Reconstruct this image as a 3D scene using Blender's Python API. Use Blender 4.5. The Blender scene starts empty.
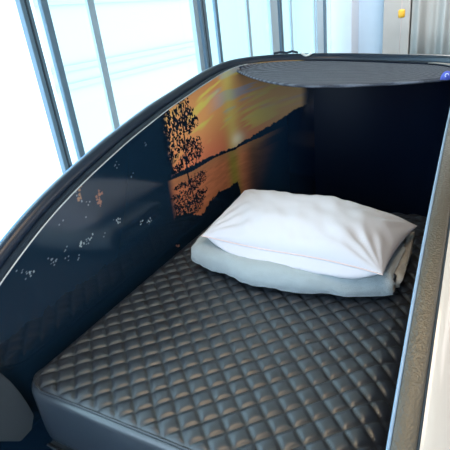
import bpy, bmesh, math, random
import numpy as np
from mathutils import Vector, Matrix, noise
C = bpy.context.scene.collection
PI = math.pi
random.seed(4)

# ------------------------------------------------------------------ camera
cam_d = bpy.data.cameras.new('camera'); cam = bpy.data.objects.new('camera', cam_d); C.objects.link(cam)
cam_d.sensor_fit = 'HORIZONTAL'; cam_d.sensor_width = 36; cam_d.lens = 36.0
cam_d.clip_start = 0.02; cam_d.clip_end = 200
bx_ = Vector((0.8801, 0.4621, -0.1108)); dn_ = Vector((0.1060, -0.4180, -0.9022)); fw_ = Vector((-0.4627, 0.7822, -0.4168))
fw_ = bx_.cross(dn_).normalized(); dn_ = fw_.cross(bx_).normalized(); bx_.normalize()
M = Matrix((bx_, -dn_, -fw_)).transposed().to_4x4(); M.translation = Vector((0, 0, 1.40))
cam.matrix_world = M
bpy.context.scene.camera = cam

# ------------------------------------------------------------------ world, lamp, fill lights, exposure
vs = bpy.context.scene.view_settings
bpy.context.scene.display_settings.display_device = 'sRGB'
vs.view_transform = 'Standard'; vs.look = 'None'; vs.gamma = 1.0; vs.use_curve_mapping = False
vs.exposure = 0.0
W = bpy.data.worlds.new('overcast_sky'); bpy.context.scene.world = W; W.use_nodes = True
nt = W.node_tree; bgn = nt.nodes['Background']
bgn.inputs[0].default_value = (0.62, 0.82, 1.0, 1); bgn.inputs[1].default_value = 4.3
def area(name, loc, rot, sx, sy, power, col):
    l = bpy.data.lights.new(name, 'AREA'); l.shape = 'RECTANGLE'; l.size = sx; l.size_y = sy; l.energy = power; l.color = col
    o = bpy.data.objects.new(name, l); C.objects.link(o); o.location = loc; o.rotation_euler = rot; return o
area('ceiling_lamp_warm', (-.15, .42, 2.74), (0, 0, 0), 0.6, 1.0, 17, (1.0, 0.70, 0.40))
area('fill_light_right', (2.0, 2.0, 2.74), (0, 0, 0), 1.2, 2.4, 30, (1.0, 0.92, 0.90))  # added unseen fill that lifts the right side of the room
area('fill_light_back', (-.7, 7.0, 2.74), (0, 0, 0), 1.2, 1.8, 75, (1.0, 0.97, 0.94))  # added unseen fill to brighten the dim far wall

# ------------------------------------------------------------------ material helpers
def mat(name, col, rough=.5, metal=0., spec=.5, bump=0., bscale=200., coat=0., var=0., vscale=8., sheen=0.):
    m = bpy.data.materials.new(name); m.use_nodes = True
    n = m.node_tree.nodes; L = m.node_tree.links; b = n['Principled BSDF']
    b.inputs['Base Color'].default_value = (*col, 1); b.inputs['Roughness'].default_value = rough
    b.inputs['Metallic'].default_value = metal; b.inputs['Specular IOR Level'].default_value = spec
    b.inputs['Coat Weight'].default_value = coat; b.inputs['Coat Roughness'].default_value = .1
    b.inputs['Sheen Weight'].default_value = sheen
    tc = n.new('ShaderNodeTexCoord')
    if var:
        t = n.new('ShaderNodeTexNoise'); t.inputs['Scale'].default_value = vscale; t.inputs['Detail'].default_value = 4
        r = n.new('ShaderNodeMapRange'); r.inputs[3].default_value = 1 - var; r.inputs[4].default_value = 1 + var
        mx = n.new('ShaderNodeMix'); mx.data_type = 'RGBA'; mx.blend_type = 'MULTIPLY'; mx.inputs[0].default_value = 1
        L.new(tc.outputs['Object'], t.inputs['Vector']); L.new(t.outputs[0], r.inputs[0])
        mx.inputs[6].default_value = (*col, 1); L.new(r.outputs[0], mx.inputs[7]); L.new(mx.outputs[2], b.inputs['Base Color'])
    if bump:
        t = n.new('ShaderNodeTexNoise'); t.inputs['Scale'].default_value = bscale; t.inputs['Detail'].default_value = 3
        bp = n.new('ShaderNodeBump'); bp.inputs['Strength'].default_value = bump; bp.inputs['Distance'].default_value = .002
        L.new(tc.outputs['Object'], t.inputs['Vector']); L.new(t.outputs[0], bp.inputs['Height']); L.new(bp.outputs[0], b.inputs['Normal'])
    return m
m_leather = mat('black_leather', (.024, .029, .039), .33, spec=.9, bump=.2, bscale=500, coat=.0)
m_leatherside = mat('black_leather_smooth', (.026, .034, .046), .30, spec=.9, bump=.12, bscale=200, coat=.3)
m_navy = mat('dark_navy_laminate', (.002, .006, .018), .4, spec=.12)
m_rim_lit = mat('textured_black_plastic_warm_lit', (.060, .045, .028), .30, spec=1.0, bump=1., bscale=230)  # right rim: warm lamp reflection tinted into the black base colour
m_gloss = mat('gloss_black_plastic', (.010, .020, .040), .3, spec=.4)
m_sky_glint = mat('painted_sky_glint_blue', (.10, .30, .62), .35)  # blue of the sky highlight, given as a base colour
m_bead = mat('pale_edge_bead', (.50, .52, .54), .22, spec=.6, metal=.25)
m_beadr = mat('pale_blue_edge_bead', (.22, .32, .45), .25, spec=.8)
m_rim_shaded = mat('matt_black_plastic_shaded', (.010, .014, .022), .55, spec=.12)  # same rim plastic on the left, darkened and dulled to paint its unlit look
m_white = mat('cream_white_shell', (.60, .525, .465), .14, spec=.6, coat=.5)
m_greypl = mat('grey_moulded_plastic', (.05, .06, .07), .42, bump=.35, bscale=300)
m_steel = mat('brushed_steel', (.35, .38, .42), .28, metal=.9)
m_pillow = mat('white_cotton', (.66, .635, .69), .75, bump=.15, bscale=60, sheen=.2)
m_pipe = mat('pinkish_seam_thread', (.80, .62, .60), .8)
m_blanket = mat('pale_grey_fleece', (.38, .43, .46), .95, bump=1., bscale=420, var=.1, vscale=40, sheen=.5)
m_blankedge = mat('beige_fleece_edge', (.42, .39, .35), .95, bump=1., bscale=300, var=.3, vscale=60, sheen=.4)
m_canopy = mat('charcoal_mesh_fabric', (.085, .09, .10), .85, bump=.6, bscale=420)
m_alu = mat('blue_grey_aluminium', (.16, .24, .31), .4, metal=.2)
m_alul = mat('pale_aluminium', (.42, .52, .60), .4)
m_rubber = mat('dark_rubber_gasket', (.03, .05, .07), .6)
m_wall = mat('blue_grey_paint', (.60, .74, .88), .8, var=.03)
m_pale = mat('pale_paint', (.66, .70, .78), .7, var=.02)
m_warm = mat('warm_grey_paint', (.45, .42, .40), .8, var=.04)
m_floor = mat('grey_carpet', (.16, .17, .18), .9, bump=.6, bscale=120, var=.15, vscale=30)
m_ceil = mat('warm_white_ceiling', (.72, .62, .50), .9, var=.02)
m_curt = mat('grey_curtain_cloth', (.42, .42, .41), .9, bump=.3, bscale=300)
m_yel = mat('amber_plastic', (.80, .42, .03), .4)
m_cord = mat('pink_grey_cord', (.62, .50, .48), .7)
m_tag = mat('blue_label', (.10, .13, .55), .5)
m_tagw = mat('white_print', (.75, .80, .90), .5)
m_clip = mat('white_plastic', (.85, .88, .85), .4)
m_fac = mat('white_render_facade', (.85, .87, .88), .9)
m_facl = mat('pale_facade_band', (.41, .45, .44), .8)
m_aqua = mat('aqua_tinted_panel', (.50, .80, .80), .3)

# horizontal ribs on the canopy
def ribs(m, scale, axis):
    n = m.node_tree.nodes; L = m.node_tree.links; b = n['Principled BSDF']
    tc = n.new('ShaderNodeTexCoord'); w = n.new('ShaderNodeTexWave'); w.bands_direction = axis; w.inputs['Scale'].default_value = scale
    w.inputs['Distortion'].default_value = .6
    nz = n.new('ShaderNodeTexNoise'); nz.inputs['Scale'].default_value = 140
    ad = n.new('ShaderNodeMath'); ad.operation = 'ADD'
    bp = n.new('ShaderNodeBump'); bp.inputs['Strength'].default_value = .9; bp.inputs['Distance'].default_value = .004
    L.new(tc.outputs['Object'], w.inputs[0]); L.new(tc.outputs['Object'], nz.inputs[0])
    L.new(w.outputs[1], ad.inputs[0]); L.new(nz.outputs[0], ad.inputs[1]); L.new(ad.outputs[0], bp.inputs['Height']); L.new(bp.outputs[0], b.inputs['Normal'])
    mx = n.new('ShaderNodeMix'); mx.data_type = 'RGBA'
    r = n.new('ShaderNodeMapRange'); r.inputs[1].default_value = .7; r.inputs[2].default_value = 1.3
    L.new(ad.outputs[0], r.inputs[0]); L.new(r.outputs[0], mx.inputs[0])
    mx.inputs[6].default_value = (.048, .052, .070, 1); mx.inputs[7].default_value = (.13, .14, .175, 1); L.new(mx.outputs[2], b.inputs['Base Color'])
ribs(m_canopy, 17, 'Y')

def glass_mat():
    m = bpy.data.materials.new('window_glass'); m.use_nodes = True; n = m.node_tree.nodes; L = m.node_tree.links
    n.remove(n['Principled BSDF']); t = n.new('ShaderNodeBsdfTransparent'); t.inputs[0].default_value = (.93, 1, .99, 1)
    g = n.new('ShaderNodeBsdfGlossy'); g.inputs['Roughness'].default_value = .02; lw = n.new('ShaderNodeLayerWeight'); lw.inputs[0].default_value = .5; pw_ = n.new('ShaderNodeMath'); pw_.operation = 'POWER'; pw_.inputs[1].default_value = 5; L.new(lw.outputs['Facing'], pw_.inputs[0]); f = n.new('ShaderNodeMapRange'); f.inputs[3].default_value = .04; f.inputs[4].default_value = .7; L.new(pw_.outputs[0], f.inputs[0])
    x = n.new('ShaderNodeMixShader'); L.new(f.outputs[0], x.inputs[0]); L.new(t.outputs[0], x.inputs[1]); L.new(g.outputs[0], x.inputs[2])
    L.new(x.outputs[0], n['Material Output'].inputs[0]); return m
m_glass = glass_mat()

# ------------------------------------------------------------------ object helpers
def tag(o, label=None, cat=None, group=None, kind=None):
    if label: o['label'] = label
    if cat: o['category'] = cat
    if group: o['group'] = group
    if kind: o['kind'] = kind
    return o
def empty(name, loc, label, cat, group=None):
    o = bpy.data.objects.new(name, None); C.objects.link(o); o.location = loc; o.empty_display_size = .1
    tag(o, label, cat, group); return o
def mesh_obj(name, verts, faces, m, parent=None, smooth=True):
    me = bpy.data.meshes.new(name); me.from_pydata([tuple(map(float, v)) for v in verts], [], [tuple(int(i) for i in f) for f in faces])
    me.materials.append(m); me.update()
    if smooth: me.polygons.foreach_set('use_smooth', [True] * len(me.polygons))
    o = bpy.data.objects.new(name, me); C.objects.link(o)
    if parent:
        o.parent = parent; me.transform(Matrix.Translation(-parent_world(parent)))
    return o
def parent_world(p):
    v = Vector(p.location)
    while p.parent: p = p.parent; v += Vector(p.location)
    return v
def add_box(bm, x0, x1, y0, y1, z0, z1, bev=0):
    r = bmesh.ops.create_cube(bm, size=1)
    for v in r['verts']: v.co = Vector((x0 + (v.co.x + .5) * (x1 - x0), y0 + (v.co.y + .5) * (y1 - y0), z0 + (v.co.z + .5) * (z1 - z0)))
    if bev:
        es = list({e for v in r['verts'] for e in v.link_edges}); bmesh.ops.bevel(bm, geom=es, offset=bev, segments=2, affect='EDGES', profile=.5)
def bm_obj(name, bm, m, parent=None, smooth=False):
    bmesh.ops.recalc_face_normals(bm, faces=bm.faces)
    me = bpy.data.meshes.new(name); bm.to_mesh(me); bm.free(); me.materials.append(m)
    if smooth: me.polygons.foreach_set('use_smooth', [True] * len(me.polygons))
    o = bpy.data.objects.new(name, me); C.objects.link(o)
    if parent: o.parent = parent; me.transform(Matrix.Translation(-parent_world(parent)))
    return o
def box(name, b, m, parent=None, bev=0):
    bm = bmesh.new(); add_box(bm, *b, bev); return bm_obj(name, bm, m, parent)
def tube(name, pts, r, m, parent=None, seg=10, closed=False):
    pts = [Vector(p) for p in pts]; n = len(pts); V = []; F = []
    for i, p in enumerate(pts):
        a = pts[(i - 1) % n] if (closed or i > 0) else p; b = pts[(i + 1) % n] if (closed or i < n - 1) else p
        t = (b - a).normalized(); h = Vector((0, 0, 1)) if abs(t.z) < .9 else Vector((1, 0, 0))
        u = t.cross(h).normalized(); w = u.cross(t)
        rr = r[i] if isinstance(r, (list, tuple)) else r
        for k in range(seg):
            an = 2 * PI * k / seg; V.append(p + u * rr * math.cos(an) + w * rr * math.sin(an))
    for i in range(n if closed else n - 1):
        j = (i + 1) % n
        for k in range(seg):
            l = (k + 1) % seg; F.append((i * seg + k, i * seg + l, j * seg + l, j * seg + k))
    if not closed: F += [tuple(range(seg))[::-1], tuple(range((n - 1) * seg, n * seg))]
    return mesh_obj(name, V, F, m, parent)

# ------------------------------------------------------------------ room shell
XW = -2.2
ZC = 2.8
tag(box('floor', (-2.3, 3.2, -2.6, 8.6, -.1, 0), m_floor), kind='structure')
tag(box('ceiling', (-2.3, 3.2, -2.6, 8.6, ZC, ZC + .1), m_ceil), kind='structure')
tag(box('wall_right', (3.2, 3.3, -2.6, 8.6, 0, ZC), m_warm), kind='structure')
bm = bmesh.new(); add_box(bm, -2.3, 3.2, 8.45, 8.6, 0, ZC)
tag(bm_obj('wall_back', bm, m_wall), kind='structure')
tag(box('baseboard_back', (-2.2, 3.2, 8.43, 8.45, 0, .1), m_pale), kind='structure')
# window wall: bays of 1.88 m with a heavy mullion, a sliding sash stile and a slim stile
wi = 0
bays = [-1.93, -.05, 1.83, 3.72, 5.58, 7.45]
for k, y in enumerate(bays):
    wi += 1
    t = bpy.data.objects.new('window_%d' % wi, None); C.objects.link(t); t.location = (XW, y, 0); tag(t, kind='structure')
    bm = bmesh.new()
    add_box(bm, XW - .04, XW + .0, y + .04, y + .07, 0, ZC, .004); add_box(bm, XW - .04, XW - .01, y + .08, y + (.115 if k < 3 else .15), 0, ZC, .004)
    bm_obj('mullion', bm, m_alu, t)
    box('gasket', (XW - .055, XW + .002, y + .07, y + .08, 0, ZC), m_rubber, t)
    bm = bmesh.new()
    so = (.20, .20, .20, .34, .47, .17)[k]
    add_box(bm, XW - .05, XW - .02, y + so, y + so + .05, 0, ZC, .004)
    bm_obj('sash_stile', bm, m_alu if k < 4 else m_alul, t)
    if k >= 3: box('side_jamb', (XW - .06, XW - .02, y - (.05, .2, .3)[k - 3], y + .02, 0, ZC), m_alul, t)
    ye = bays[k + 1] if k < 5 else 7.95
    if k < 5:
        y2 = y + (.58, .58, .58, 1.04, 1.47)[k]
        box('slim_stile', (XW - .05, XW - .03, y2, y2 + .06, 0, ZC), m_alul, t)
    bm = bmesh.new(); add_box(bm, XW - .06, XW, y + .12, ye - .0, 0, .08); add_box(bm, XW - .06, XW, y + .12, ye, ZC - .1, ZC)
    bm_obj('window_frame', bm, m_alu, t)
    box('pane', (XW - .042, XW - .036, y + .12, ye, .08, ZC - .1), m_glass, t)
tag(box('trim_1', (-2.26, -1.9, 7.95, 8.45, 0, ZC), m_pale, bev=.01), kind='structure')
tag(box('trim_2', (-1.46, -1.06, 8.2, 8.45, 0, ZC), m_warm, bev=.01), kind='structure')
# curtain with folds
V = []; F = []; nx = 220
for i in range(nx + 1):
    x = -1.04 + 1.9 * i / nx
    yy = 8.25 + .07 * math.sin(x * 15) + .03 * math.sin(x * 37 + 1)
    for j, z in enumerate((0.03, .9, 1.8, 2.75)): V.append((x, yy * 1 + .01 * math.sin(j + x * 9), z))
for i in range(nx):
    for j in range(3): a = i * 4 + j; F.append((a, a + 4, a + 5, a + 1))
cu = mesh_obj('curtain', V, F, m_curt); s = cu.modifiers.new('s', 'SOLIDIFY'); s.thickness = .006
tag(cu, 'grey full-height curtain hanging in soft folds at far right', 'curtain')
cc = empty('blind_cord', (-1.15, 7.96, 2.75), 'thin blind cord with an amber weight hanging before the warm grey pillar', 'cord')
tube('cord', [(-1.16, 7.96, 2.78), (-1.158, 7.96, 1.9), (-1.15, 7.96, 1.0), (-1.17, 7.96, .4)], .006, m_cord, cc, 6)
# weight: a tapered toggle
bm = bmesh.new(); add_box(bm, -1.20, -1.10, 7.93, 7.99, 1.09, 1.21, .025); w_ = bm_obj('toggle', bm, m_yel, cc, True); w_['label'] = 'amber plastic toggle'

# ------------------------------------------------------------------ outside: a pale building across
fb = empty('facade', (-9, 4, -3), 'overexposed white building seen through the tall windows', 'building')
box('wall', (-9.6, -9, -6, 8, -3, 5), m_fac, fb)
box('pale_wall', (-9.6, -9, 8, 15.2, -3, 5), mat('pale_render', (.47, .49, .48), .9), fb)
box('aqua_wall', (-9.6, -9, 15.2, 42, -3, 5), mat('aqua_cladding', (.34, .40, .39), .8), fb)
for z in (.20, .62, 2.1):
    box('ledge', (-9.0, -8.93, 8, 15.2, z, z + .12), m_facl, fb)

# ------------------------------------------------------------------ sleeping pod
XL, XR = -1.08, -.065
YB, RC = 2.42, .55
Y0 = 0.12
AY = [.0, .12, .3, .45, .601, .69, .791, .902, 1.027, 1.232, 1.505, 1.752, 2.106, 2.3, 2.42, 2.6]
AZ = [.40, .48, .62, .73, .816, .862, .909, .95, .988, 1.041, 1.096, 1.131, 1.167, 1.158, 1.145, 1.14]
def _smooth_arch():
    ys = np.linspace(0, 2.6, 261); z = np.interp(ys, AY, AZ)
    k = np.hanning(25); k /= k.sum(); zp = np.concatenate([2 * z[0] - z[12:0:-1], z, 2 * z[-1] - z[-2:-14:-1]])
    return ys, np.convolve(zp, k, 'valid')
_ys, _zs = _smooth_arch()
def arch(y, x=None):
    z = float(np.interp(y, _ys, _zs))
    if x is not None:   # the back edge drops gently towards the right corner
        k = min(1, max(0, (y - 1.62) / .55)); k = k * k * (3 - 2 * k); t = min(1, max(0, (x + 1.0) / .9)); z -= .046 * k * t * t * (3 - 2 * t) - .012 * k * (1 - t)
    return z
def path():   # plan path of the inner wall: left front -> back -> right front ; returns x, y, normal outward, s
    P = []
    y = Y0
    while y < YB - RC - 1e-6: P.append((XL, y, -1, 0, y)); y += .02
    for k in range(0, 41):
        a = PI / 2 * k / 40; P.append((XL + RC - RC * math.cos(a), YB - RC + RC * math.sin(a), -math.cos(a), math.sin(a), YB - RC + RC * a))
    for k in range(40, -1, -1):
        a = PI / 2 * k / 40
        if k == 40 and XR - RC <= XL + RC: pass
        P.append((XR - RC + RC * math.cos(a), YB - RC + RC * math.sin(a), math.cos(a), math.sin(a), 9))
    y = YB - RC - .02
    while y > Y0 - 1e-6: P.append((XR, y, 1, 0, 9)); y -= .02
    return P
RC = min(RC, (XR - XL) / 2 - .005)
PT = path()
NL = next(i for i, p in enumerate(PT) if p[4] == 9)
pod = empty('sleeping_pod', ((XL + XR) / 2, 1.4, 0), 'sleeping pod with dark glossy sunset interior, black rim and cream outer shell', 'sleeping pod')

def sweep(name, prof, pts, m, zfun=None, closed=False):
    """prof: (outward, up) offsets from the inner top edge"""
    V = []; F = []; n = len(prof)
    P3 = [Vector((p[0], p[1], arch(p[1], p[0]))) for p in pts]
    for i, p in enumerate(pts):
        t = (P3[min(i + 1, len(pts) - 1)] - P3[max(i - 1, 0)]).normalized()
        nv = Vector((p[2], p[3], 0)).normalized(); b = nv.cross(t)
        if b.z < 0: b = -b
        for a, c in prof: V.append(P3[i] + nv * a + b * c)
    for i in range(len(pts) - 1):
        for k in range(n if closed else n - 1):
            l = (k + 1) % n; F.append((i * n + k, (i + 1) * n + k, (i + 1) * n + l, i * n + l))
    if closed: F += [tuple(range(n)), tuple(range((len(pts) - 1) * n, len(pts) * n))[::-1]]
    o = mesh_obj(name, V, F, m, pod)
    return o
def circ(cx, cy, r, n=10): return [(cx + r * math.cos(2 * PI * k / n), cy + r * math.sin(2 * PI * k / n)) for k in range(n)]
sweep('edge_bead', circ(.001, -.001, .0022), [p for p in PT[:NL] if p[1] < 2.15], m_bead, closed=True)['label'] = 'pale shiny edge bead'
sweep('edge_bead', circ(.001, -.001, .0032), [p for p in PT[NL + 40:] if p[1] < 2.1], m_beadr, closed=True)['label'] = 'bluish shiny edge bead'
sweep('rim', [(.004, -.03), (.004, .0), (.006, .002), (.036, .001), (.040, -.001), (.040, -.03)], PT[NL + 20:], m_rim_lit, closed=True)
sweep('rim', [(.004, -.03), (.004, .0), (.006, .002), (.036, .001), (.040, -.001), (.040, -.03)], PT[:NL + 21], m_rim_shaded, closed=True)
sweep('gasket', [(.040, -.03), (.040, -.005), (.0445, -.005), (.0445, -.03)], PT, m_rubber, closed=True)
# glossy cover rail: left side, round the back, tapering out at the back right corner
lipP = PT[:NL + 42]
sweep('cover_rail', [(.044, -.03), (.044, .002), (.048, .012), (.056, .022), (.066, .027), (.077, .025), (.084, .017), (.086, .005), (.086, -.03)], lipP, m_gloss, closed=True)

sweep('sky_glint_strip', circ(.088, .013, .008), [p for p in PT[:NL] if p[1] < 1.55], m_sky_glint, closed=True)['label'] = 'blue strip standing for the sky highlight on the rim edge'  # sky highlight along the outer rim, built as a coloured strip
# inner wall, left half with the printed sunset
def hashn(ix, iy, seed):
    v = np.sin(ix * 127.1 + iy * 311.7 + seed * 74.7) * 43758.5453; return v - np.floor(v)
def vnoise(x, y, sc, seed=0):
    x = x * sc; y = y * sc; ix = np.floor(x); iy = np.floor(y); fx = x - ix; fy = y - iy
    fx = fx * fx * (3 - 2 * fx); fy = fy * fy * (3 - 2 * fy)
    a = hashn(ix, iy, seed); b = hashn(ix + 1, iy, seed); c = hashn(ix, iy + 1, seed); d = hashn(ix + 1, iy + 1, seed)
    return (a * (1 - fx) + b * fx) * (1 - fy) + (c * (1 - fx) + d * fx) * fy
def fbm(x, y, sc, seed=0): return (vnoise(x, y, sc, seed) + .5 * vnoise(x, y, sc * 2.1, seed + 3) + .25 * vnoise(x, y, sc * 4.3, seed + 7)) / 1.75
def lin(c): c = np.array(c, float) / 255; return np.where(c <= .04045, c / 12.92, ((c + .055) / 1.055) ** 2.4)
def sst(a, b, x): t = np.clip((x - a) / (b - a), 0, 1); return t * t * (3 - 2 * t)

def print_color(s, z):
    navy = np.array([.008, .026, .052]); n = len(s)
    col = np.tile(navy, (n, 1))
    def blend(col, c, w): w = w[:, None]; return col * (1 - w) + np.asarray(c) * w
    # ---- sky
    low = lin((235, 120, 80)); mid = lin((240, 165, 95)); yel = lin((232, 222, 95)); blu = lin((140, 165, 205)); top = lin((205, 135, 75)); sun = lin((250, 235, 200))
    t = sst(.80, 1.0, z); sky = low * (1 - t)[:, None] + mid * t[:, None]
    sky = blend(sky, top, sst(1.03, 1.16, z))
    slope = z - .20 * (s - 1.5)
    st = fbm(s * .9, slope * 6, 4.5, 5)
    sky = blend(sky, yel, sst(.50, .66, st) * sst(.80, .9, z) * (.25 + .6 * sst(1.6, 1.75, s)))
    st2 = fbm(s * .8 + 7, (z - .10 * s) * 7, 4.5, 11)
    sky = blend(sky, blu, sst(.52, .68, st2) * sst(1.75, 2.05, s) * sst(.90, .98, z) * .8)
    sky = blend(sky, lin((190, 200, 90)), np.exp(-((s - 2.0) / .06) ** 2) * .55)
    sky = blend(sky, lin((180, 140, 90)), sst(2.05, 2.35, s) * .75)
    sky = blend(sky, sun, np.exp(-(((s - 2.04) / .05) ** 2 + ((z - .825) / .035) ** 2)))
    sky = sky * (1 - .55 * sst(1.98, 2.10, s) * 1)[:, None]  # shadow under the canopy painted into the sky colours
    sky = blend(sky, lin((190, 165, 140)), np.full(n, .18)); sky = sky * 1.25
    # far right edge of the sky
    skyw = sst(1.44, 1.48, s + .05 * (fbm(s, z, 40, 3) - .5)) * (1 - sst(2.44, 2.50, s + .02 * vnoise(s, z, 30)))
    tl = np.interp(s, [1.3, 1.6, 1.8, 2.0, 2.13, 2.3, 2.5, 2.66, 2.75], TREE) + .018 * (fbm(s, z * 0, 60, 2) - .5)
    wl = np.interp(s, [1.3, 1.6, 1.8, 2.0, 2.2, 2.4, 2.6], WATER)
    col = blend(col, sky, skyw * (z > tl))
    # ---- water reflection
    wat = np.tile(lin((215, 130, 90)), (n, 1)); wat = blend(wat, lin((150, 150, 60)), np.exp(-((s - 1.98) / .05) ** 2) * .8)
    wat = blend(wat, lin((120, 85, 60)), sst(2.03, 2.15, s)); wat *= (.75 + .5 * fbm(s * 4, z * 25, 4, 9))[:, None]  # water browned past the seam, the same canopy shadow painted in
    wat = blend(wat, lin((170, 130, 90)), sst(.45, 0, (wl - z) * 8) * .5)
    ww = sst(1.40, 1.46, s) * (1 - sst(2.03, 2.38, s + .5 * (wl - z))) * (z < wl)
    col = blend(col, wat, ww)
    # dark far shore streak in the water at the right
    col = blend(col, navy, (sst(2.15, 2.3, s) * (np.abs(z - wl + .045) < .02)) * .8)
    # dark bush masses at the water's foot
    bt = np.interp(s, [1.3, 1.5, 1.62, 1.70, 1.80, 1.9, 2.0, 2.05], [.66, .64, .57, .605, .62, .60, .60, .40]) + .03 * (fbm(s, z, 45, 8) - .5)
    col = blend(col, navy * .7, ((z < bt) & (s < 2.03)).astype(float))
    # ---- birch tree and its mirror image
    def tree(zc, flip):
        zz = zc
        m = np.full(n, -9.)
        blobs = [(1.59, 1.095, .05, .03), (1.57, 1.055, .09, .035), (1.50, 1.02, .08, .03), (1.60, 1.0, .09, .035), (1.47, .965, .07, .03), (1.55, .93, .08, .025),
                 (1.63, .905, .07, .03), (1.46, .90, .05, .02), (1.60, .86, .09, .03), (1.50, .845, .06, .02), (1.66, .87, .05, .02), (1.47,1.06,.04,.05)]
        for bx, bz, rx, rz in blobs: m = np.maximum(m, 1 - ((s - bx) / rx) ** 2 - ((zz - bz) / rz) ** 2)
        tex = .35 * vnoise(s, zz, 75, 21) + .65 * vnoise(s, zz, 170, 33)
        f = (m > -.5) * (tex > .66 - .26 * np.clip(m + .5, 0, 1.0))
        tr = (np.abs(s - (1.56 + .10 * (zz - .8))) < .004 + .004 * (1.1 - zz)) & (zz < 1.11) & (zz > .78)
        return (f | tr).astype(float)
    col = blend(col, navy * .6, tree(z, 0) * (z > .79))
    col = blend(col, navy * .6, tree(.80 + (.795 - z) * 1.7, 1) * (z < .79))
    col = blend(col, np.array([.002, .006, .018]), sst(2.25, 2.52, s) * (1 - skyw * (z > tl)))
    # ---- village lights along the dark shore
    dots = [(.87, .977, 1), (.955, .978, 3), (.950, .962, 3), (.927, .949, 1), (.946, .914, 1), (.94, .935, 3), (1.023, .904, 4), (1.035, .915, 4), (1.029, .879, 4), (1.02, .892, 4), (.974, .902, 1), (.848, .891, 1), (.939, .867, 1),
            (1.079, .79, 2), (1.088, .782, 2), (1.072, .797, 1), (.841, .801, 1), (.902, .784, 2), (.91, .789, 2), (.95, .789, 2), (.931, .788, 1), (.922, .779, 1), (1.004, .771, 1), (.668, .818, 1), (.688, .796, 1), (.705, .793, 2), (.697, .80, 1),
            (.789, .783, 1), (.782, .79, 1), (.831, .77, 1), (.872, .751, 1), (1.128, .974, 1), (1.14, .982, 1), (1.253, .715, 2), (1.244, .709, 1), (1.262, .709, 1), (1.206, .728, 2), (1.401, .523, 4), (1.204, .918, 1), (1.309, 1.001, 1), (.77, .80, 1)]
    cc = {1: (150, 165, 175), 2: (190, 205, 210), 3: (170, 130, 100), 4: (165, 115, 95)}
    for k, (ds, dz, ty) in enumerate(dots):
        r = {1: .0022, 2: .0032, 3: .006, 4: .005}[ty]
        for q in range(3):
            ox = (.009 * math.sin(k * 7 + q * 5)); oz = .007 * math.cos(k * 3 + q * 4)
            w = ((s - ds - ox) ** 2 + ((z - dz - oz) / 1.2) ** 2) < (r * (.8 if q else 1)) ** 2
            col = blend(col, lin(cc[ty]), w * .85)
    return col
TREE = [.83, .825, .81, .792, .81, .86, .945, .96, .97]
WATER = [.83, .797, .795, .776, .795, .84, .88]
zlow = .10
def inner_wall(name, pts, m, nz, dense):
    V = []; F = []; S = []; Z = []
    for p in pts:
        zt = arch(p[1], p[0])
        for j in range(nz + 1):
            z = zt + (zlow - zt) * (j / nz if not dense else np.interp(j / nz, [0, .9, 1], [0, .60, 1]))
            V.append((p[0], p[1], z)); S.append(p[4]); Z.append(z)
    n = nz + 1
    for i in range(len(pts) - 1):
        for j in range(nz): a = i * n + j; F.append((a, a + 1, a + n + 1, a + n))
    o = mesh_obj(name, V, F, m, pod); return o, np.array(S), np.array(Z)
# dense resampled left path
def densepath():
    P = []; y = Y0
    while y < YB - RC: P.append((XL, y, -1, 0, y)); y += .0026 if 1.38 < y < 1.75 else .0045
    n = int(RC * PI / 2 * .75 / .0045)
    for k in range(n + 1):
        a = PI / 2 * .75 * k / n; P.append((XL + RC - RC * math.cos(a), YB - RC + RC * math.sin(a), -math.cos(a), math.sin(a), YB - RC + RC * a))
    return P
m_print = mat('printed_sunset_laminate', (.01, .02, .04), .11, spec=.75)
_n = m_print.node_tree.nodes; _a = _n.new('ShaderNodeAttribute'); _a.attribute_name = 'print'
m_print.node_tree.links.new(_a.outputs['Color'], _n['Principled BSDF'].inputs['Base Color'])
o, S_, Z_ = inner_wall('printed_wall', densepath(), m_print, 230, True)
o['label'] = 'glossy side panel printed with an orange lake sunset and birch tree'
colr = print_color(S_, Z_); at = o.data.color_attributes.new('print', 'FLOAT_COLOR', 'POINT')
at.data.foreach_set('color', np.concatenate([colr, np.ones((len(colr), 1))], 1).astype(np.float32).ravel())
inner_wall('inner_wall', PT[NL - 11:], m_navy, 12, False)
# outer shell
prof = [(.0445, -.004), (.052, -.003), (.062, -.008), (.075, -.018), (.095, -.036), (.125, -.075), (.16, -.13), (.195, -.21), (.222, -.31), (.235, -.42)]
V = []; F = []
for p in PT:
    zt = arch(p[1], p[0]); base = [(a, zt + c) for a, c in prof]
    base = [(a, max(z, .06)) for a, z in base]
    base += [(.225, max(min(.3, zt - .45), .05)), (.19, .04), (.15, .02)]
    for a, z in base: V.append((p[0] + p[2] * a, p[1] + p[3] * a, z))
n = len(prof) + 3
for i in range(len(PT) - 1):
    for k in range(n - 1): F.append((i * n + k, i * n + k + 1, (i + 1) * n + k + 1, (i + 1) * n + k))
mesh_obj('outer_shell', V, F, m_white, pod)['label'] = 'glossy cream-white outer shell'
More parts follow.
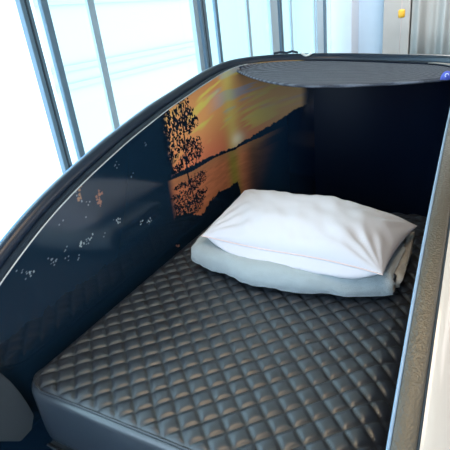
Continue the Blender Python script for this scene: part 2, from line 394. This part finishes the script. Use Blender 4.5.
# pod floor and plinth under the mattress
def outline(inset, y0, n=14):
    r = RC - inset; P = [(XL + inset, y0)]
    P += [(XL + RC - r * math.cos(PI / 2 * k / n), YB - RC + r * math.sin(PI / 2 * k / n)) for k in range(n + 1)]
    P += [(XR - RC + r * math.cos(PI / 2 * k / n), YB - RC + r * math.sin(PI / 2 * k / n)) for k in range(n, -1, -1)]
    P += [(XR - inset, y0)]; return P
def prism(name, P, z0, z1, m, parent, bev=0):
    bm = bmesh.new(); vs_ = [bm.verts.new((x, y, z0)) for x, y in P]; f = bm.faces.new(vs_)
    r = bmesh.ops.extrude_face_region(bm, geom=[f]); bmesh.ops.translate(bm, verts=[v for v in r['geom'] if isinstance(v, bmesh.types.BMVert)], vec=(0, 0, z1 - z0))
    return bm_obj(name, bm, m, parent)
prism('pod_base', outline(-.10, Y0 + .02), 0.0, .12, m_navy, pod)
prism('bed_plinth', outline(.03, .66), .12, .332, m_navy, pod)
# steel tray lip under the foot of the mattress
bm = bmesh.new(); add_box(bm, -1.02, -.14, .535, .66, .285, .305, .004); bm_obj('foot_rail', bm, m_greypl, pod)
tube('rail_edge', [(-1.02, .533, .306), (-.14, .533, .306)], .004, m_steel, pod, 8)['label'] = 'bright steel edge strip'
# grey moulded plate beside the foot of the bed, rounded top corner and chamfered lower corner
P = [(.36, .50), (.36, .775), (.40, .765), (.435, .735), (.47, .68), (.496, .615), (.515, .563), (.528, .506), (.536, .455), (.540, .41), (.519, .374), (.478, .37), (.426, .429)]
bm = bmesh.new(); vv = [bm.verts.new((-1.072, y, z)) for y, z in P]; f = bm.faces.new(vv)
r = bmesh.ops.extrude_face_region(bm, geom=[f]); bmesh.ops.translate(bm, verts=[v for v in r['geom'] if isinstance(v, bmesh.types.BMVert)], vec=(.03, 0, 0))
bmesh.ops.bevel(bm, geom=list(bm.edges), offset=.003, segments=2, affect='EDGES')
bm_obj('side_plate', bm, m_greypl, pod)['label'] = 'grey moulded plate beside the foot of the mattress'

# ------------------------------------------------------------------ canopy (mesh shade) stretched over the head end
can = empty('shade_canopy', ((XL + XR) / 2, 2.3, 1.16), 'charcoal ribbed mesh shade stretched over the head end of the pod', 'sun shade')
V = []; F = []; nu, nv = 90, 26
def front_edge(t):
    x = XL + .006 + t * (XR - XL - .012)
    y = 2.10 - .30 * math.sin(PI * min(t * 1.0, .5)) + (.05 * max(0, t - .5) * 2)
    z = 1.163 - .028 * math.sin(PI * t) ** .6 - .043 * t
    return Vector((x, y, z))
def back_edge(t):
    idx0 = min(range(len(PT)), key=lambda i: abs(PT[i][1] - 2.10) + (0 if i < NL else 9)); idx1 = min(range(len(PT)), key=lambda i: abs(PT[i][1] - 1.96) + (0 if i > NL + 5 else 9))
    # even by x
    sub = PT[idx0:idx1 + 1]; xs = [p[0] for p in sub]; x = XL + .006 + t * (XR - XL - .012)
    f = t * (len(sub) - 1); i = int(min(f, len(sub) - 2)); a, b = sub[i], sub[i + 1]; u = f - i
    px = a[0] + (b[0] - a[0]) * u; py = a[1] + (b[1] - a[1]) * u; nxn = a[2] + (b[2] - a[2]) * u; nyn = a[3] + (b[3] - a[3]) * u
    return Vector((px - nxn * .006, py - nyn * .006, arch(py, px) - .004))
for i in range(nu + 1):
    t = i / nu; a = front_edge(t); b = back_edge(t)
    for j in range(nv + 1):
        u = j / nv; p = a.lerp(b, u); p.z -= .006 * math.sin(PI * u) - .0015 * math.sin(u * 60); V.append(p)
for i in range(nu):
    for j in range(nv): q = i * (nv + 1) + j; F.append((q, q + nv + 1, q + nv + 2, q + 1))
o = mesh_obj('fabric', V, F, m_canopy, can); sm = o.modifiers.new('s', 'SOLIDIFY'); sm.thickness = .003
tube('hem', [front_edge(i / 60) + Vector((0, 0, -.002)) for i in range(61)], .0065, m_canopy, can, 8)
# blue label at the right end
lab = []
c0 = front_edge(.968) + Vector((0, -.0085, .001))
V = [c0 + Vector((.0, 0, -.006))]
for k in range(13): a = PI * k / 12; V.append(c0 + Vector((.021 * math.cos(a), -.0005 - .0 * k, -.004 + .030 * math.sin(a))))
o = mesh_obj('label_patch', V, [(0, k, k + 1) for k in range(1, 13)], m_tag, can); s = o.modifiers.new('s', 'SOLIDIFY'); s.thickness = .0015
o['label'] = 'blue half-round label patch'
tube('label_mark', [c0 + Vector((.006 * math.cos(a), -.003, .011 + .006 * math.sin(a))) for a in [2 * PI * k / 10 for k in range(8)]], .0014, m_tagw, o, 6)
# cable clip on the back rim
def rail(x, out=.066, up=.027):
    cx_ = XL + RC; y = YB - RC + math.sqrt((RC + out) ** 2 - (x - cx_) ** 2); return Vector((x, y, arch(y - out * .8, x) + up))
a0 = rail(-.80)
cl = empty('cable_clip', a0, 'small white hook clip on the back rim above the charcoal shade', 'clip')
tube('hook', [rail(-.835 + .05 * k / 10, .045, .027 + .004 - .014 * math.sin(PI * k / 10)) for k in range(11)], .006, m_clip, cl, 8)
tag(tube('cable', [rail(-.96, .06, .031), rail(-.93, .06, .036), rail(-.905, .06, .031), rail(-.88, .06, .038), rail(-.855, .06, .031)], .006, m_gloss), 'short black cable loop on the back rim left of the white clip', 'cable')

# ------------------------------------------------------------------ mattress
mt = empty('mattress', (-.58, 1.25, .33), 'black leather mattress with diamond quilting and plain padded foot edge', 'mattress')
a_ = .0685; h_ = a_ / 14
X0, X1, Yf, Yb = -1.034, -.083, .540, 1.93
TOPZ = .55
def sdf(x, y):   # distance to outline (negative inside)
    rf = .075; rb = .10
    cx_, hw = (X0 + X1) / 2, (X1 - X0) / 2; r = rf if y < 1.5 else rb
    qx = abs(x - cx_) - hw + r; qy = (Yf - y + r) if y < 1.5 else (y - Yb + r)
    if qx > 0 and qy > 0: return math.hypot(qx, qy) - r
    return max(qx, qy) - r
ox = -.902 - 14 * h_ * 20
xs = [ox + h_ * i for i in range(0, 2000) if X0 - h_ <= ox + h_ * i <= X1 + h_]
ysr = [Yf + h_ * i for i in range(-1, 2000) if Yf + h_ * i <= Yb + h_]
V = []; idx = {}; F = []
def roundoff(d, R): 
    d = max(0., min(d, R)); return R - math.sqrt(max(0, R * R - (R - d) ** 2))
for j, y in enumerate(ysr):
    for i, x in enumerate(xs):
        s_ = sdf(x, y)
        if s_ > h_ * .95: continue
        px, py = x, y
        if s_ > 0:   # snap to outline
            e = 1e-4; gx = (sdf(x + e, y) - sdf(x - e, y)) / 2e-4; gy = (sdf(x, y + e) - sdf(x, y - e)) / 2e-4
            px -= gx * s_; py -= gy * s_; s_ = 0
        p_ = (px - (-.902)) / a_; q_ = (py - Yf) / a_
        su = abs(math.sin(PI * (p_ + q_))); sv = abs(math.sin(PI * (p_ - q_)))
        puff = (1 - (1 - su) ** 5) * (1 - (1 - sv) ** 5); puff = .6 * puff + .4 * (su * sv) ** .8
        d = -s_
        dl = px - X0; dr = X1 - px; df = py - Yf; db = Yb - py
        fade = min(1, d / .02)
        z = TOPZ - .009 + .0095 * puff * (.35 + .65 * fade)
        z -= roundoff(min(dl, 9), .045) * .36 + roundoff(dr, .085) * .75 + roundoff(df, .014) * .5 + roundoff(db, .05) * .5
        # gentle wrinkles
        z += .0018 * noise.noise(Vector((px * 14, py * 14, 0)))
        # sagging body contour
        idx[(i, j)] = len(V); V.append((px, py, z))
for j in range(len(ysr) - 1):
    for i in range(len(xs) - 1):
        q = [(i, j), (i + 1, j), (i + 1, j + 1), (i, j + 1)]
        if all(k in idx for k in q): F.append([idx[k] for k in q])
mesh_obj('quilted_top', V, F, m_leather, mt)
# outline loop
def mat_outline(off, n=12):
    rf = .075; rb = .10; P = []
    def arc(cx, cy, r, a0, a1): 
        for k in range(n + 1): a = a0 + (a1 - a0) * k / n; P.append((cx + (r + off) * math.cos(a), cy + (r + off) * math.sin(a)))
    arc(X0 + rf, Yf + rf, rf, PI, 1.5 * PI); 
    for k in range(1, 24): P.append((X0 + rf + (X1 - X0 - 2 * rf) * k / 24, Yf - off))
    arc(X1 - rf, Yf + rf, rf, 1.5 * PI, 2 * PI)
    for k in range(1, 20): P.append((X1 + off, Yf + rf + (Yb - rb - Yf - rf) * k / 20))
    arc(X1 - rb, Yb - rb, rb, 0, PI / 2); arc(X0 + rb, Yb - rb, rb, PI / 2, PI)
    for k in range(1, 20): P.append((X0 - off, Yb - rb - (Yb - rb - Yf - rf) * k / 20))
    return P
def edge_z(x, y):
    return TOPZ - .0085 - roundoff(x - X0, .045) * .36 - roundoff(X1 - x, .085) * .75 - roundoff(y - Yf, .014) * .5 - roundoff(Yb - y, .05) * .5
o0 = mat_outline(0); rings = []
for off, dz, ab in [(-.004, -.002, 0), (.0, -.001, 0), (.006, -.004, 0), (.012, -.012, 0), (.015, -.024, 0), (.0155, None, .44), (.015, None, .375), (.012, None, .352), (.0, None, .337), (-.03, None, .332)]:
    P = mat_outline(off); rings.append([(x, y, (edge_z(*o0[k]) + dz) if dz is not None else ab + 0 * x) for k, (x, y) in enumerate(P)])
V = [p for r_ in rings for p in r_]; n = len(o0); F = []
for r_ in range(len(rings) - 1):
    for k in range(n): l = (k + 1) % n; F.append((r_ * n + k, (r_ + 1) * n + k, (r_ + 1) * n + l, r_ * n + l))
F.append(tuple(range((len(rings) - 1) * n, len(rings) * n)))
mesh_obj('side_band', V, F, m_leatherside, mt)['label'] = 'smooth padded side band'
tube('piping', [(x, y, edge_z(*o0[k]) + .0015) for k, (x, y) in enumerate(mat_outline(.001))], .0035, m_leather, mt, 8, closed=True)

# ------------------------------------------------------------------ folded blanket
bl = empty('folded_blanket', (-.56, 1.4, .555), 'pale grey fleece blanket folded flat on the mattress under the pillow', 'blanket')
Xb0, Xb1 = -.885, -.165
def blanket_layer(name, m, yf, yb, zc, half, th, x0, x1, seed, bow=0.0, openback=True):
    """a folded sheet: U profile with its round fold to the front"""
    prof = []
    n = 10
    for k in range(9): prof.append((yb + (yf + half - yb) * k / 8, zc - half))
    for k in range(1, n): a = -PI / 2 - PI * k / n; prof.append((yf + half + half * math.cos(a), zc + half * math.sin(a)))
    for k in range(9): prof.append((yf + half + (yb - yf - half) * k / 8, zc + half))
    inn = [(y_, zc + (z_ - zc) * (1 - th / half)) for (y_, z_) in prof]
    inn = [(max(y_, yf + th), z_) for (y_, z_) in inn]
    loop = prof + inn[::-1]; V = []; F = []; nx = 70; L_ = len(loop)
    for i in range(nx + 1):
        t = i / nx; x = x0 + (x1 - x0) * t
        e = min(t, 1 - t)
        sq = 1 - .16 * math.exp(-e * 26) + .05 * math.sin(x * 21) * math.exp(-e * 9)
        yo = -bow * math.sin(PI * t) + .0
        for (y_, z_) in loop:
            nn = noise.noise(Vector((x * 9, y_ * 9, seed))) * .008 + noise.noise(Vector((x * 30, y_ * 30, z_ * 40 + seed))) * .004
            xe = x + (.018 * noise.noise(Vector((y_ * 18, z_ * 30, seed + 5 + round(t))))) * math.exp(-e * 14)
            V.append((xe, y_ + yo + nn, max(.557, zc + (z_ - zc) * sq + nn * .8)))
    for i in range(nx):
        for k in range(L_): l = (k + 1) % L_; F.append((i * L_ + k, i * L_ + l, (i + 1) * L_ + l, (i + 1) * L_ + k))
    F += [tuple(range(L_))[::-1], tuple(range(nx * L_, (nx + 1) * L_))]
    o = mesh_obj(name, V, F, m, bl); return o
blanket_layer('outer_fold', m_blanket, 1.212, 1.57, .603, .046, .018, Xb0, Xb1, 1, .075)
blanket_layer('inner_fold', m_blankedge, 1.245, 1.575, .603, .026, .016, Xb0 + .012, Xb1 + .018, 4, .06)['label'] = 'beige fuzzy inner fold'

# ------------------------------------------------------------------ pillow
pw = empty('pillow', (-.55, 1.38, .66), 'plump white cotton pillow lying on the folded grey blanket', 'pillow')
c00, c10, c11, c01 = Vector((-.83, 1.225, .692)), Vector((-.185, 1.165, .68)), Vector((-.135, 1.53, .672)), Vector((-.86, 1.66, .70))
V = []; F = []; nu, nv = 90, 60
def pil(u, v, side):
    # u,v in -1..1
    U = (u + 1) / 2; Vv = (v + 1) / 2
    # concave edges between the ears
    k = .035
    uu = u * (1 - k * (1 - v * v) * abs(u) ** 2 * 1.0); vv = v * (1 - .05 * (1 - u * u) * abs(v) ** 2)
    U = (uu + 1) / 2; Vv = (vv + 1) / 2
    p = (c00 * (1 - U) + c10 * U) * (1 - Vv) + (c01 * (1 - U) + c11 * U) * Vv
    th = ((1 - abs(u) ** 2.6) * (1 - abs(v) ** 2.4)); th = max(0, th) ** .52
    if side > 0:
        z = .088 * th * (1 + .10 * math.sin(u * 2.2 + .6)) 
    else: z = -.044 * th
    # wrinkles radiating from corners and edge puckers
    e = th
    w = 0
    for cu, cv, am in ((-1, -1, .004), (1, -1, .0045), (1, 1, .005), (-1, 1, .004)):
        dx, dy = (u - cu) * 1.7, (v - cv); r = math.hypot(dx, dy); an = math.atan2(dy, dx)
        w += am * math.sin(an * 17 + cu * 2 + cv) * math.exp(-((r - .55) / .42) ** 2)
    w += .010 * noise.noise(Vector((u * 2.2, v * 1.6, side * 3 + 1))) + .005 * noise.noise(Vector((u * 7 + v * 2, v * 3, side + 5)))
    w += .0035 * math.sin(u * 34 + 3 * noise.noise(Vector((u * 3, v * 3, 7)))) * (abs(v) ** 4) * (1 - abs(u))
    z += w * min(1, e * 1.6) * (1 if side > 0 else .6)
    if side < 0:
        f_ = max(0, 1 - ((v + .80) / .32) ** 2) if v > -.8 else max(0, 1 - ((v + .8) / .2) ** 2)
        p.y -= .052 * f_ * (1 - abs(u) ** 5); z -= .018 * f_ * (1 - abs(u) ** 5)
    z += .010 * math.sin(PI * (u * .5 + .5)) * math.sin(u * 2.0 - .3) * (1 - v) * .5
    p = p + Vector((0, 0, z)); return p
def gp(u, v):
    return math.sin(u * PI / 2 * .98) / math.sin(PI / 2 * .98)
for side in (1, -1):
    b0 = len(V)
    for i in range(nu + 1):
        for j in range(nv + 1): V.append(pil(gp(2 * i / nu - 1, 0), gp(2 * j / nv - 1, 0), side))
    for i in range(nu):
        for j in range(nv):
            a = b0 + i * (nv + 1) + j; q = (a, a + nv + 1, a + nv + 2, a + 1); F.append(q if side > 0 else q[::-1])
bm = bmesh.new()
vs_ = [bm.verts.new(v) for v in V]
for f in F: bm.faces.new([vs_[k] for k in f])
bmesh.ops.remove_doubles(bm, verts=bm.verts, dist=1e-5)
bm_obj('pillow_body', bm, m_pillow, pw, True)
edge = [pil(gp(-1 + 2 * i / 60, 0), -1, 1) for i in range(61)]
tube('seam', [p + Vector((0, -.001, .0)) for p in edge], .0022, m_pipe, pw, 6)['label'] = 'pinkish stitched seam'
